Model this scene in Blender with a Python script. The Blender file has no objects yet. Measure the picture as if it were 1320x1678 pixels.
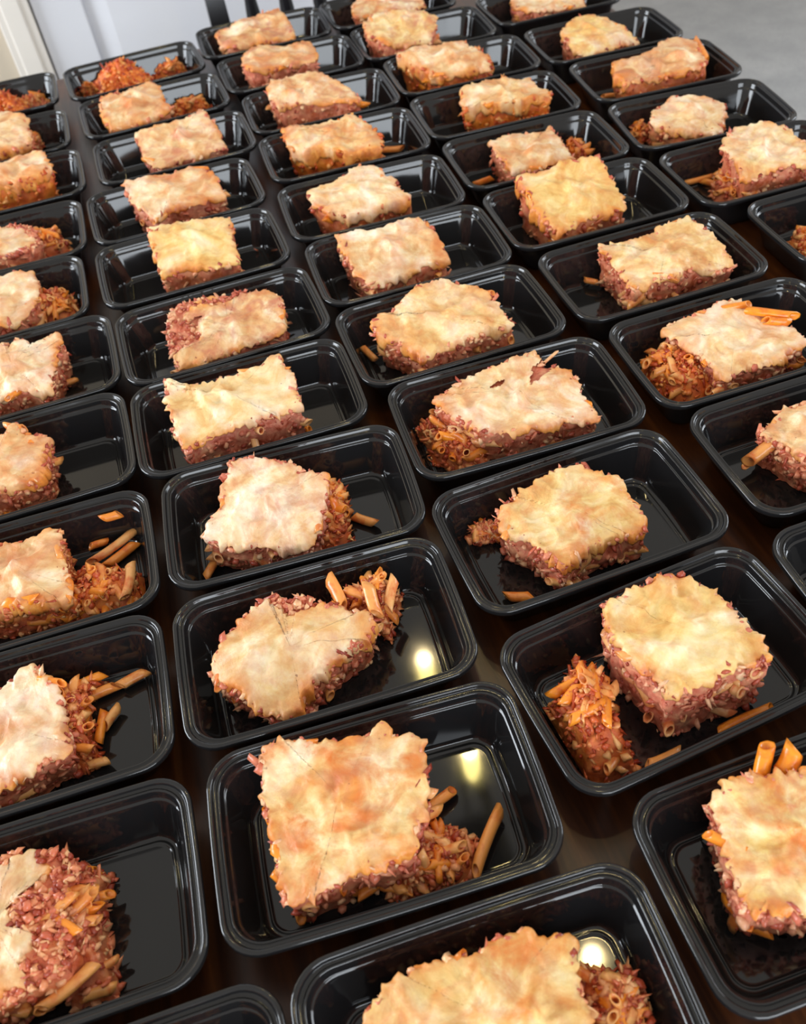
import bpy, math, random
import numpy as np
from mathutils import Matrix, Vector

# ------------------------------------------------------------------ camera, world, light, exposure
SC = bpy.context.scene
COL = SC.collection
CAM = dict(loc=(0.0, 0.0, 0.6452), right=(0.94475, -0.3141, -0.09372), up=(0.29083, 0.67135, 0.6817), fwd=(0.15121, 0.67129, -0.72561), f=1542.1, cx=722.1, cy=834.9)
def set_camera():
    cd = bpy.data.cameras.new('camera'); co = bpy.data.objects.new('camera', cd); COL.objects.link(co)
    r, u, f = Vector(CAM['right']), Vector(CAM['up']), Vector(CAM['fwd'])
    m = Matrix.Identity(4)
    for i in range(3):
        m[i][0], m[i][1], m[i][2], m[i][3] = r[i], u[i], -f[i], CAM['loc'][i]
    co.matrix_world = m
    cd.sensor_fit = 'VERTICAL'; cd.sensor_height = 36.0; cd.lens = CAM['f'] / 1678 * 36.0
    cd.shift_x = -(CAM['cx'] - 660) / 1678; cd.shift_y = (CAM['cy'] - 839) / 1678
    cd.clip_start = 0.02; cd.clip_end = 50
    cd.dof.use_dof = True; cd.dof.focus_distance = 0.80; cd.dof.aperture_fstop = 8.5
    SC.camera = co
set_camera()
w = bpy.data.worlds.new('room_light'); SC.world = w; w.use_nodes = True
w.node_tree.nodes['Background'].inputs[0].default_value = (1.0, 0.955, 0.89, 1)
w.node_tree.nodes['Background'].inputs[1].default_value = 0.52
def area(name, loc, target, sx, sy, power, col):
    l = bpy.data.lights.new(name, 'AREA'); l.shape = 'RECTANGLE'; l.size = sx; l.size_y = sy; l.energy = power; l.color = col
    o = bpy.data.objects.new(name, l); COL.objects.link(o); o.location = loc
    o.rotation_euler = (Vector(target) - Vector(loc)).to_track_quat('-Z', 'Y').to_euler()
area('window_daylight_side', (-2.6, 1.6, 0.75), (0.2, 1.3, 0.1), 1.6, 1.4, 75, (0.86, 0.93, 1.0))
area('window_daylight_opposite', (3.4, 1.0, 0.75), (0.2, 1.3, 0.1), 1.6, 1.4, 38, (0.86, 0.93, 1.0))
area('glass_door_daylight_behind', (0.3, -2.4, 0.45), (0.2, 1.0, 0.1), 2.0, 2.0, 80, (0.86, 0.93, 1.0))
SC.view_settings.view_transform = 'Standard'; SC.view_settings.look = 'None'
SC.view_settings.gamma = 1.0; SC.view_settings.use_curve_mapping = False
SC.view_settings.exposure = 0.38
# ------------------------------------------------------------------ helpers
def new_obj(name, me, mat, parent=None, **props):
    o = bpy.data.objects.new(name, me); COL.objects.link(o)
    if mat is not None and me is not None and not me.materials: me.materials.append(mat)
    if parent is not None: o.parent = parent
    for k, v in props.items(): o[k] = v
    return o
def empty(name, loc, rz=0.0, **props):
    o = bpy.data.objects.new(name, None); COL.objects.link(o); o.location = loc; o.rotation_euler = (0, 0, rz)
    o.empty_display_size = 0.02
    for k, v in props.items(): o[k] = v
    return o
def mesh(name, verts, faces, smooth=True, tone=None):
    me = bpy.data.meshes.new(name)
    verts = np.asarray(verts, dtype=np.float32)
    if isinstance(faces, np.ndarray):
        n, k = faces.shape
        me.vertices.add(len(verts)); me.vertices.foreach_set('co', verts.ravel())
        me.loops.add(n * k); me.loops.foreach_set('vertex_index', faces.astype(np.int32).ravel())
        me.polygons.add(n); me.polygons.foreach_set('loop_start', np.arange(0, n * k, k, dtype=np.int32))
        me.polygons.foreach_set('loop_total', np.full(n, k, dtype=np.int32))
        me.update(calc_edges=True); me.validate()
    else:
        me.from_pydata(verts.tolist(), [], faces)
    if tone is not None:
        a = me.attributes.new('tone', 'FLOAT', 'POINT'); a.data.foreach_set('value', np.asarray(tone, dtype=np.float32))
    if smooth: me.polygons.foreach_set('use_smooth', np.ones(len(me.polygons), dtype=bool))
    me.update()
    return me
_P = np.random.RandomState(7).rand(64 ** 3).astype(np.float32)
def vnoise(p, seed=0):
    """smooth value noise in -1..1 at points p (n,3)"""
    p = p + np.array([13.1 * seed + 500, 7.7 * seed + 500, 3.3 * seed + 500])
    i = np.floor(p).astype(np.int64); f = p - i; f = f * f * (3 - 2 * f)
    def h(dx, dy, dz): return _P[((i[:, 0] + dx) % 64) * 4096 + ((i[:, 1] + dy) % 64) * 64 + (i[:, 2] + dz) % 64]
    r = 0
    for dx in (0, 1):
        for dy in (0, 1):
            for dz in (0, 1):
                r = r + h(dx, dy, dz) * (f[:, 0] if dx else 1 - f[:, 0]) * (f[:, 1] if dy else 1 - f[:, 1]) * (f[:, 2] if dz else 1 - f[:, 2])
    return r * 2 - 1
def boxes(name, items, bevel=0.0):
    """boxes given as (x0,x1,y0,y1,z0,z1) in metres, joined"""
    import bmesh
    bm = bmesh.new()
    for x0, x1, y0, y1, z0, z1 in items:
        m = Matrix.Translation(((x0 + x1) / 2, (y0 + y1) / 2, (z0 + z1) / 2)) @ Matrix.Diagonal((x1 - x0, y1 - y0, z1 - z0, 1))
        bmesh.ops.create_cube(bm, size=1, matrix=m)
    if bevel: bmesh.ops.bevel(bm, geom=list(bm.edges), offset=bevel, segments=2, affect='EDGES', profile=0.5)
    me = bpy.data.meshes.new(name); bm.to_mesh(me); bm.free(); return me
def lathe(name, prof, n=16):
    """prof: (radius, z) from bottom to top"""
    v = []; f = []
    for r, z in prof:
        for j in range(n): a = 2 * math.pi * j / n; v.append((r * math.cos(a), r * math.sin(a), z))
    for i in range(len(prof) - 1):
        for j in range(n): f.append((i * n + j, i * n + (j + 1) % n, (i + 1) * n + (j + 1) % n, (i + 1) * n + j))
    f.append(tuple(range(n - 1, -1, -1))); f.append(tuple((len(prof) - 1) * n + j for j in range(n)))
    return mesh(name, v, f)

# ------------------------------------------------------------------ materials
def material(name):
    m = bpy.data.materials.new(name); m.use_nodes = True
    nt = m.node_tree; return m, nt, nt.nodes['Principled BSDF']
def node(nt, kind, **kw):
    n = nt.nodes.new(kind)
    for k, v in kw.items():
        if k in n.inputs.keys(): n.inputs[k].default_value = v
        else: setattr(n, k, v)
    return n
def ramp(nt, fac, stops, interp='LINEAR'):
    n = nt.nodes.new('ShaderNodeValToRGB'); cr = n.color_ramp; cr.interpolation = interp
    while len(cr.elements) < len(stops): cr.elements.new(0.5)
    for e, (p, c) in zip(cr.elements, stops):
        e.position = p; e.color = (c[0], c[1], c[2], 1) if isinstance(c, (tuple, list)) else (c, c, c, 1)
    nt.links.new(fac, n.inputs[0]); return n.outputs[0]
def mixc(nt, fac, a, b):
    n = nt.nodes.new('ShaderNodeMix'); n.data_type = 'RGBA'
    for s, v in ((n.inputs[0], fac), (n.inputs[6], a), (n.inputs[7], b)):
        if hasattr(v, 'is_linked'): nt.links.new(v, s)
        else: s.default_value = (v[0], v[1], v[2], 1) if isinstance(v, (tuple, list)) else v
    return n.outputs[2]
def srgb(r, g, b):
    return tuple(((c / 255) / 12.92 if c / 255 <= 0.04045 else ((c / 255 + 0.055) / 1.055) ** 2.4) for c in (r, g, b))
def objnoise(nt, scale, detail=3.0, rough=0.55, shift=0.0, dist=0.0):
    """noise in object space, shifted by the object's own random so that no two slices match"""
    tc = nt.nodes.new('ShaderNodeTexCoord'); oi = nt.nodes.new('ShaderNodeObjectInfo')
    mul = nt.nodes.new('ShaderNodeMath'); mul.operation = 'MULTIPLY_ADD'
    nt.links.new(oi.outputs['Random'], mul.inputs[0]); mul.inputs[1].default_value = 37.0; mul.inputs[2].default_value = shift
    n = nt.nodes.new('ShaderNodeTexNoise'); n.noise_dimensions = '4D'
    n.inputs['Scale'].default_value = scale; n.inputs['Detail'].default_value = detail; n.inputs['Roughness'].default_value = rough
    n.inputs['Distortion'].default_value = dist
    nt.links.new(tc.outputs['Object'], n.inputs['Vector']); nt.links.new(mul.outputs[0], n.inputs['W'])
    return n.outputs[0]
def bump(nt, b, height, strength, dist=0.001):
    n = nt.nodes.new('ShaderNodeBump'); n.inputs['Strength'].default_value = strength; n.inputs['Distance'].default_value = dist
    nt.links.new(height, n.inputs['Height']); nt.links.new(n.outputs[0], b.inputs['Normal'])
def attr(nt, name, kind):
    n = nt.nodes.new('ShaderNodeAttribute'); n.attribute_name = name; n.attribute_type = kind; return n.outputs['Fac']

def mat_cheese():
    m, nt, b = material('baked_cheese')
    n0 = objnoise(nt, 24, 6, 0.62, 0.0, 0.9)
    ad = node(nt, 'ShaderNodeMath', operation='ADD'); nt.links.new(n0, ad.inputs[0]); nt.links.new(attr(nt, 'paleness', 'OBJECT'), ad.inputs[1]); n0 = ad.outputs[0]
    peach = ramp(nt, n0, [(0.30, srgb(200, 130, 84)), (0.40, srgb(222, 170, 120)), (0.49, srgb(237, 202, 156)), (0.58, srgb(247, 226, 194)), (0.70, srgb(253, 243, 226))])
    yellow = ramp(nt, n0, [(0.30, srgb(200, 132, 66)), (0.40, srgb(224, 176, 98)), (0.49, srgb(238, 204, 130)), (0.58, srgb(246, 222, 162)), (0.70, srgb(252, 238, 204))])
    base = mixc(nt, attr(nt, 'yellowness', 'OBJECT'), peach, yellow)
    warm = ramp(nt, objnoise(nt, 30, 6, 0.62, 11.0, 1.0), [(0.47, 0.0), (0.56, 0.5), (0.66, 1.0)])
    mu = node(nt, 'ShaderNodeMath', operation='MULTIPLY'); nt.links.new(warm, mu.inputs[0]); nt.links.new(attr(nt, 'browning', 'OBJECT'), mu.inputs[1])
    c = mixc(nt, mu.outputs[0], base, srgb(222, 124, 54))
    pink = ramp(nt, objnoise(nt, 38, 6, 0.62, 23.0, 0.8), [(0.46, 0.0), (0.55, 0.45), (0.64, 0.85)])
    mu2 = node(nt, 'ShaderNodeMath', operation='MULTIPLY'); nt.links.new(pink, mu2.inputs[0]); nt.links.new(attr(nt, 'pinkness', 'OBJECT'), mu2.inputs[1])
    c = mixc(nt, mu2.outputs[0], c, srgb(202, 120, 92))
    tone = attr(nt, 'tone', 'GEOMETRY')          # sauce-stained rim of the cover
    c = mixc(nt, tone, c, ramp(nt, objnoise(nt, 70, 4, 0.6, 17.0), [(0.3, srgb(186, 84, 34)), (0.5, srgb(224, 134, 50)), (0.7, srgb(240, 172, 86))]))
    spots = ramp(nt, objnoise(nt, 170, 2, 0.5, 31.0), [(0.735, 0.0), (0.77, 0.65)])
    c = mixc(nt, spots, c, srgb(128, 64, 36))
    nt.links.new(c, b.inputs['Base Color'])
    nt.links.new(ramp(nt, objnoise(nt, 60, 3, 0.5, 2.0), [(0.35, 0.28), (0.65, 0.55)]), b.inputs['Roughness'])
    b.inputs['Specular IOR Level'].default_value = 0.45
    b.inputs['Subsurface Weight'].default_value = 0.1; b.inputs['Subsurface Radius'].default_value = (0.005, 0.0025, 0.001); b.inputs['Subsurface Scale'].default_value = 1.0
    bump(nt, b, objnoise(nt, 150, 6, 0.65), 0.6, 0.0022)
    return m
def mat_filling():
    m, nt, b = material('meat_and_pasta_filling')
    base = ramp(nt, objnoise(nt, 85, 6, 0.65, 3.0, 0.7), [(0.28, srgb(120, 44, 30)), (0.40, srgb(188, 88, 62)), (0.50, srgb(214, 128, 104)), (0.60, srgb(228, 156, 122)), (0.74, srgb(244, 200, 156))])
    saucy = attr(nt, 'sauce', 'OBJECT')
    red = ramp(nt, objnoise(nt, 55, 5, 0.62, 8.0, 0.5), [(0.25, srgb(150, 50, 14)), (0.45, srgb(214, 96, 26)), (0.6, srgb(238, 140, 44)), (0.75, srgb(246, 172, 78))])
    c = mixc(nt, saucy, base, red)
    nt.links.new(c, b.inputs['Base Color'])
    b.inputs['Roughness'].default_value = 0.36; b.inputs['Specular IOR Level'].default_value = 0.5
    bump(nt, b, objnoise(nt, 260, 5, 0.7, 5.0), 0.7, 0.0018)
    return m
def mat_crumb():
    m, nt, b = material('ground_meat')
    tone = attr(nt, 'tone', 'GEOMETRY')
    pinkish = ramp(nt, tone, [(0.0, srgb(146, 60, 44)), (0.25, srgb(192, 98, 76)), (0.5, srgb(218, 134, 108)), (0.72, srgb(230, 160, 126)), (1.0, srgb(246, 206, 164))])
    saucy = ramp(nt, tone, [(0.0, srgb(150, 44, 14)), (0.35, srgb(206, 82, 26)), (0.65, srgb(230, 126, 44)), (1.0, srgb(244, 176, 96))])
    c = mixc(nt, attr(nt, 'sauce', 'OBJECT'), pinkish, saucy)
    c = mixc(nt, ramp(nt, objnoise(nt, 240, 3), [(0.45, 0.0), (0.7, 0.4)]), c, srgb(176, 70, 44))
    nt.links.new(c, b.inputs['Base Color']); b.inputs['Roughness'].default_value = 0.3
    bump(nt, b, objnoise(nt, 420, 3, 0.6), 0.5, 0.001)
    return m
def mat_penne():
    m, nt, b = material('sauced_penne')
    tone = attr(nt, 'tint', 'OBJECT')
    c0 = ramp(nt, tone, [(0.0, srgb(232, 186, 142)), (0.4, srgb(236, 172, 104)), (0.75, srgb(238, 144, 54)), (1.0, srgb(246, 150, 38))])
    c = mixc(nt, ramp(nt, objnoise(nt, 90, 4, 0.6, 0.0, 0.5), [(0.48, 0.0), (0.66, 0.75)]), c0, srgb(208, 88, 34))
    nt.links.new(c, b.inputs['Base Color']); b.inputs['Roughness'].default_value = 0.28
    bump(nt, b, objnoise(nt, 300, 2), 0.3, 0.0008)
    return m
def mat_plastic(name, rough):
    m, nt, b = material(name)
    b.inputs['Base Color'].default_value = (0.011, 0.011, 0.012, 1)
    b.inputs['Specular IOR Level'].default_value = 0.5
    r = ramp(nt, objnoise(nt, 40, 3, 0.6), [(0.3, rough * 0.8), (0.7, rough * 1.25)])
    nt.links.new(r, b.inputs['Roughness'])
    bump(nt, b, objnoise(nt, 12, 1, 0.5, 4.0), 0.02, 0.003)
    return m
def mat_wood():
    m, nt, b = material('dark_stained_wood')
    tc = node(nt, 'ShaderNodeTexCoord'); mp = node(nt, 'ShaderNodeMapping'); mp.inputs['Scale'].default_value = (14, 1.2, 14)
    nt.links.new(tc.outputs['Object'], mp.inputs['Vector'])
    n = node(nt, 'ShaderNodeTexNoise', Scale=5.0, Detail=6.0, Roughness=0.6, Distortion=0.4); nt.links.new(mp.outputs[0], n.inputs['Vector'])
    c = ramp(nt, n.outputs[0], [(0.3, srgb(40, 18, 8)), (0.55, srgb(74, 38, 15)), (0.75, srgb(104, 58, 24))])
    nt.links.new(c, b.inputs['Base Color']); b.inputs['Roughness'].default_value = 0.3; b.inputs['Specular IOR Level'].default_value = 0.45
    bump(nt, b, n.outputs[0], 0.1, 0.001)
    return m
def mat_plain(name, col, rough, spec=0.3, noise=0.0, scale=20):
    m, nt, b = material(name)
    if noise:
        lo = tuple(c * (1 - noise) for c in col); hi = tuple(min(1, c * (1 + noise)) for c in col)
        nt.links.new(ramp(nt, objnoise(nt, scale, 4), [(0.35, lo), (0.65, hi)]), b.inputs['Base Color'])
    else: b.inputs['Base Color'].default_value = (*col, 1)
    b.inputs['Roughness'].default_value = rough; b.inputs['Specular IOR Level'].default_value = spec
    return m
def mat_carpet():
    m, nt, b = material('grey_carpet')
    n1 = objnoise(nt, 9, 4, 0.6); n2 = objnoise(nt, 220, 3, 0.7, 9.0)
    c = ramp(nt, n1, [(0.3, srgb(158, 159, 160)), (0.7, srgb(180, 180, 180))])
    c = mixc(nt, ramp(nt, n2, [(0.35, 0.55), (0.65, 0.0)]), c, srgb(140, 140, 142))
    nt.links.new(c, b.inputs['Base Color']); b.inputs['Roughness'].default_value = 1.0; b.inputs['Specular IOR Level'].default_value = 0.05
    bump(nt, b, n2, 0.8, 0.004)
    return m
def mat_glow():
    m, nt, b = material('lit_amber_glass')
    b.inputs['Base Color'].default_value = (*srgb(250, 226, 150), 1); b.inputs['Roughness'].default_value = 0.25
    b.inputs['Emission Color'].default_value = (1.0, 0.82, 0.26, 1); b.inputs['Emission Strength'].default_value = 26.0
    return m
CHEESE, FILLING, CRUMB, PENNE = mat_cheese(), mat_filling(), mat_crumb(), mat_penne()
BASIN_MAT, RIM_MAT = mat_plastic('black_tray_plastic', 0.065), mat_plastic('black_rim_plastic', 0.11)
WOOD = mat_wood(); CHAIRMAT = mat_plain('black_painted_wood', srgb(26, 26, 30), 0.3, 0.5)
WHITE = mat_plain('white_door_paint', srgb(212, 213, 219), 0.45, 0.3, 0.02, 3)
BEIGE = mat_plain('beige_wall_paint', srgb(196, 184, 166), 0.9, 0.1, 0.03, 2)
TRIM = mat_plain('off_white_trim_paint', srgb(220, 214, 206), 0.5, 0.3, 0.02, 3)
CARPET = mat_carpet(); GLOW = mat_glow(); IRON = mat_plain('dark_iron', srgb(20, 17, 14), 0.4, 0.5)

# ------------------------------------------------------------------ the room
FZ = -0.75
new_obj('floor', boxes('floor', [(-3.2, 4.2, -2.6, 6.4, FZ - 0.05, FZ)]), CARPET, kind='structure', label='grey short-pile carpet floor around the table')
WY = 2.60
new_obj('wall_back', boxes('wall_back', [(-3.2, -0.315, WY, WY + 0.12, FZ, 1.75), (-0.315, 0.69, WY + 0.04, WY + 0.12, FZ, 1.75), (-0.315, 0.69, WY, WY + 0.04, 1.30, 1.75)]), BEIGE, kind='structure', label='beige painted wall around the white door')
new_obj('trim_1', boxes('trim_1', [(-0.315, -0.236, WY - 0.022, WY + 0.04, FZ, 1.36), (-0.298, -0.255, WY - 0.028, WY - 0.021, FZ, 1.34)], 0.003), TRIM, kind='structure', label='off-white casing along the hinge side of the door')
new_obj('trim_2', boxes('trim_2', [(0.628, 0.69, WY - 0.022, WY + 0.04, FZ, 1.36)], 0.003), TRIM, kind='structure', label='off-white casing along the latch side of the door')
new_obj('trim_3', boxes('trim_3', [(-0.315, 0.69, WY - 0.022, WY + 0.04, 1.2905, 1.36)], 0.003), TRIM, kind='structure', label='off-white head casing above the door')
door = empty('door_1', (0, WY, FZ), kind='structure', label='white panelled door behind the far end of the table')
new_obj('door_slab', boxes('door_slab', [(-0.232, 0.624, 0.012, 0.035, 0.01, 2.03)]), WHITE, door)
for nm, b4 in (('stile', (-0.232, -0.118, 0.01, 2.03)), ('stile', (0.510, 0.624, 0.01, 2.03)), ('rail', (-0.1175, 0.5095, 0.01, 0.24)), ('rail', (-0.1175, 0.5095, 0.98, 1.13)), ('rail', (-0.1175, 0.5095, 1.90, 2.03))):
    new_obj(nm, boxes(nm, [(b4[0], b4[1], -0.006, 0.0115, b4[2], b4[3])], 0.003), WHITE, door)
def bevel_panel(x0, x1, z0, z1, d=0.055, yo=-0.002, yi=-0.0):
    # raised field with a sloping border inside the frame opening
    v = [(x0, 0.0115, z0), (x1, 0.0115, z0), (x1, 0.0115, z1), (x0, 0.0115, z1), (x0 + d, -0.004, z0 + d), (x1 - d, -0.004, z0 + d), (x1 - d, -0.004, z1 - d), (x0 + d, -0.004, z1 - d)]
    f = [(0, 1, 5, 4), (1, 2, 6, 5), (2, 3, 7, 6), (3, 0, 4, 7), (4, 5, 6, 7)]
    return mesh('door_panel', v, f, smooth=False)
new_obj('door_panel', bevel_panel(-0.1175, 0.5095, 0.24, 0.98), WHITE, door)
new_obj('door_panel', bevel_panel(-0.1175, 0.5095, 1.13, 1.90), WHITE, door)
hk = new_obj('door_knob', lathe('door_knob', [(0.024, 0), (0.024, 0.006), (0.009, 0.010), (0.009, 0.03), (0.022, 0.04), (0.027, 0.052), (0.022, 0.064), (0.006, 0.069)], 20), IRON, door)
hk.location = (0.565, -0.006, 1.02); hk.rotation_euler = (math.pi / 2, 0, 0)

# ------------------------------------------------------------------ table, chair, lamp
TX0, TX1, TY0, TY1 = -0.44, 0.815, -0.06, 1.90
tb = empty('dining_table', ((TX0 + TX1) / 2, (TY0 + TY1) / 2, FZ), label='long dark-stained wooden dining table under all the black trays', category='table')
hx, hy = (TX1 - TX0) / 2, (TY1 - TY0) / 2
new_obj('tabletop', boxes('tabletop', [(-hx, hx, -hy, hy, 0.716, 0.75)], 0.004), WOOD, tb)
for a in ((-hx + 0.09, hx - 0.09, -hy + 0.06, -hy + 0.085), (-hx + 0.09, hx - 0.09, hy - 0.085, hy - 0.06), (-hx + 0.06, -hx + 0.085, -hy + 0.09, hy - 0.09), (hx - 0.085, hx - 0.06, -hy + 0.09, hy - 0.09)):
    new_obj('apron', boxes('apron', [(a[0], a[1], a[2], a[3], 0.62, 0.7155)]), WOOD, tb)
legm = boxes('table_leg', [(-0.04, 0.04, -0.04, 0.04, 0, 0.7155)], 0.004)
for sx in (-1, 1):
    for sy in (-1, 1): new_obj('leg', legm, WOOD, tb).location = (sx * (hx - 0.1), sy * (hy - 0.1), 0)

def make_chair(x, y):
    c = empty('spindle_chair', (x, y, FZ), label='black wooden spindle-back chair at the far end of the table', category='chair')
    w = 0.205
    seat = boxes('seat', [(-0.22, 0.22, -0.40, 0.02, 0.43, 0.465)], 0.012); new_obj('seat', seat, CHAIRMAT, c)
    for sx in (-1, 1):
        v = []; zs = [0.0, 0.22, 0.465, 0.70, 0.95]; off = [0.09, 0.03, 0.0, 0.015, 0.06]
        me = bpy.data.meshes.new('stile')
        vv = []; ff = []
        for z, o_, ww in zip(zs, off, (0.016, 0.019, 0.021, 0.0195, 0.016)):
            vv += [(sx * w - ww, o_ - 0.012, z), (sx * w + ww, o_ - 0.012, z), (sx * w + ww, o_ + 0.012, z), (sx * w - ww, o_ + 0.012, z)]
        for i in range(4):
            for j in range(4): ff.append((i * 4 + j, i * 4 + (j + 1) % 4, i * 4 + 4 + (j + 1) % 4, i * 4 + 4 + j))
        ff += [(3, 2, 1, 0), (16, 17, 18, 19)]
        new_obj('back_post', mesh('back_post', vv, ff, smooth=False), CHAIRMAT, c)
    spin = lathe('spindle', [(0.009, 0), (0.011, 0.05), (0.008, 0.09), (0.012, 0.13), (0.008, 0.17), (0.011, 0.22), (0.0145, 0.275), (0.0105, 0.315), (0.016, 0.345), (0.0105, 0.375), (0.0135, 0.41), (0.009, 0.455)], 14)
    for i in range(5):
        o = new_obj('spindle', spin, CHAIRMAT, c); o.location = (-0.137 + i * 0.0685, 0.0, 0.465); o.rotation_euler = (-0.07, 0, 0)
    cr = boxes('crest_rail', [(-0.235, 0.235, 0.03, 0.055, 0.905, 0.975)], 0.008); new_obj('crest_rail', cr, CHAIRMAT, c)
    fl = lathe('front_leg', [(0.014, 0), (0.019, 0.1), (0.022, 0.25), (0.017, 0.36), (0.02, 0.432)], 14)
    for sx in (-1, 1):
        o = new_obj('front_leg', fl, CHAIRMAT, c); o.location = (sx * 0.18, -0.36, 0)
    for sx in (-1, 1): new_obj('stretcher', boxes('stretcher', [(sx * 0.185 - 0.009, sx * 0.185 + 0.009, -0.36, 0.05, 0.17, 0.19)], 0.004), CHAIRMAT, c)
make_chair(0.355, 2.02)

def make_lamp():
    # bar lamp over the table: seen only as yellow glints in the shiny tray floors
    L = [(0.166, 1.072), (0.182, 0.848), (0.243, 0.444)]
    c = empty('pendant_lamp', (0.20, 0.76, 0.94), label='dark iron pendant lamp with three amber glass shades over the table', category='lamp')
    z = 0.17
    new_obj('bar', boxes('bar', [(-0.010, 0.010, -0.40, 0.40, z, z + 0.02)], 0.003), IRON, c)
    rod = lathe('rod', [(0.006, 0), (0.006, 0.64)], 10)
    for yy in (-0.3, 0.3): new_obj('rod', rod, IRON, c).location = (0, yy, z + 0.018)
    new_obj('canopy', boxes('canopy', [(-0.06, 0.06, -0.36, 0.36, z + 0.655, z + 0.68)], 0.006), IRON, c)
    sh = lathe('shade', [(0.008, 0.0), (0.013, 0.004), (0.016, 0.02), (0.0165, 0.045), (0.014, 0.07), (0.008, 0.092)], 20)
    for x, y in L:
        new_obj('shade', sh, GLOW, c).location = (x - 0.20, y - 0.76, 0)
        bl = bpy.data.lights.new('bulb_light', 'POINT'); bl.energy = 0.9; bl.color = (1.0, 0.78, 0.42); bl.shadow_soft_size = 0.012
        bo = bpy.data.objects.new('bulb_light', bl); COL.objects.link(bo); bo.parent = c; bo.location = (x - 0.20, y - 0.76, -0.015)
        n = 10; v = []; f = []
        pts = [Vector((0, y - 0.76, z + 0.01)).lerp(Vector((x - 0.2, y - 0.76, z + 0.01)), min(1, t / 4)) + Vector((0, 0.05 * math.sin(math.pi * t / n), -(0.095) * max(0, (t - 2) / (n - 2)))) for t in range(n + 1)]
        for p in pts:
            for j in range(6): a = math.pi * j / 3; v.append((p.x + 0.005 * math.cos(a), p.y + 0.005 * math.sin(a), p.z))
        for i in range(n):
            for j in range(6): f.append((i * 6 + j, i * 6 + (j + 1) % 6, i * 6 + 6 + (j + 1) % 6, i * 6 + 6 + j))
        new_obj('lamp_arm', mesh('lamp_arm', v, f), IRON, c)
make_lamp()

# ------------------------------------------------------------------ trays
def rrect(hx, hy, r, bow, nc=8, ns=7):
    """rounded rectangle with slightly bowed sides, counter-clockwise"""
    pts = []
    cs = [(hx - r, hy - r, 0), (-(hx - r), hy - r, 90), (-(hx - r), -(hy - r), 180), (hx - r, -(hy - r), 270)]
    for k in range(4):
        cx, cy, a0 = cs[k]
        for i in range(nc + 1):
            a = math.radians(a0 + 90 * i / nc); pts.append((cx + r * math.cos(a), cy + r * math.sin(a)))
        nx = cs[(k + 1) % 4]; p0 = pts[-1]; a = math.radians(nx[2]); p1 = (nx[0] + r * math.cos(a), nx[1] + r * math.sin(a))
        for i in range(1, ns): u = i / ns; pts.append((p0[0] + (p1[0] - p0[0]) * u, p0[1] + (p1[1] - p0[1]) * u))
    out = []
    for x, y in pts:
        fx = max(0, 1 - (y / (hy)) ** 2); fy = max(0, 1 - (x / (hx)) ** 2)
        out.append((x + math.copysign(bow * fx, x) * min(1, abs(x) / (hx * 0.8)), y + math.copysign(bow * fy, y) * min(1, abs(y) / (hy * 0.8))))
    return out
def rings(name, prof, cap0=False, cap1=False):
    v = []; n = None; f = []
    for hx, hy, r, z in prof:
        p = rrect(hx, hy, r, 1.6); n = len(p); v += [(x / 1000, y / 1000, z / 1000) for x, y in p]
    for i in range(len(prof) - 1):
        for j in range(n): f.append((i * n + j, i * n + (j + 1) % n, (i + 1) * n + (j + 1) % n, (i + 1) * n + j))
    if cap0: f.append(tuple(range(n - 1, -1, -1)))
    if cap1: f.append(tuple((len(prof) - 1) * n + j for j in range(n)))
    return mesh(name, v, f)
RIM = rings('rim', [(105.4, 65.4, 20.8, 41.6), (111.6, 71.6, 24.6, 41.2), (112.4, 72.4, 25, 40.4), (113.0, 73.0, 25.4, 40.4), (113.5, 73.5, 25.6, 42.5), (113.4, 73.4, 25.6, 45.0), (112.8, 72.8, 25.2, 46.2), (111.8, 71.8, 24.6, 46.5),
    (110.6, 70.6, 23.8, 46.3), (109.8, 69.8, 23.2, 45.3), (109.4, 69.4, 22.8, 43.6), (108.8, 68.8, 22.4, 43.0), (107.2, 67.2, 21.6, 42.9), (106.6, 66.6, 21.2, 43.3), (106.1, 66.1, 20.8, 44.1), (105.5, 65.5, 20.4, 44.1), (104.9, 64.9, 20.0, 43.2)])
BASIN = rings('basin', [(82, 42, 8, 0.0), (88, 49.5, 12, 0.0), (91.5, 52.2, 14, 0.9), (94.3, 54.2, 16, 5.5), (103.0, 63.0, 19, 35.0), (105.4, 65.4, 20.8, 41.6)], cap0=True)
BASIN_IN = [(104.9, 64.9, 20.0, 43.2), (104.2, 64.2, 19.5, 41.0), (103.6, 63.6, 19.2, 37.8), (103.0, 63.0, 18.9, 37.0), (102.2, 62.2, 18.5, 36.6), (101.8, 61.8, 18.2, 35.6), (101.0, 61.0, 18.0, 33.0), (93.8, 53.6, 16, 7.5), (92.6, 52.6, 15.2, 4.8), (90.8, 51.2, 14, 3.2), (89.0, 49.8, 12.6, 2.6),
    (88.2, 49.0, 12, 2.9), (87.6, 48.4, 11.6, 3.5), (86.8, 47.6, 11.2, 3.5), (86.2, 47.0, 10.8, 2.8), (85.4, 46.2, 10.3, 2.5), (84.6, 45.4, 10.0, 2.5), (60, 30, 6, 2.5)]
def build_basin():
    a = BASIN; b = rings('basin_inner', BASIN_IN, cap1=True)
    va = [tuple(v.co) for v in a.vertices]; fa = [tuple(p.vertices) for p in a.polygons]
    k = len(va); vb = [tuple(v.co) for v in b.vertices]; fb = [tuple(i + k for i in p.vertices) for p in b.polygons]
    n = len(rrect(1, 1, 0.2, 0)); last = k - n
    return mesh('basin', va + vb, fa + fb)
BASIN = build_basin()
FLOOR_MM = 2.5
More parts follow.
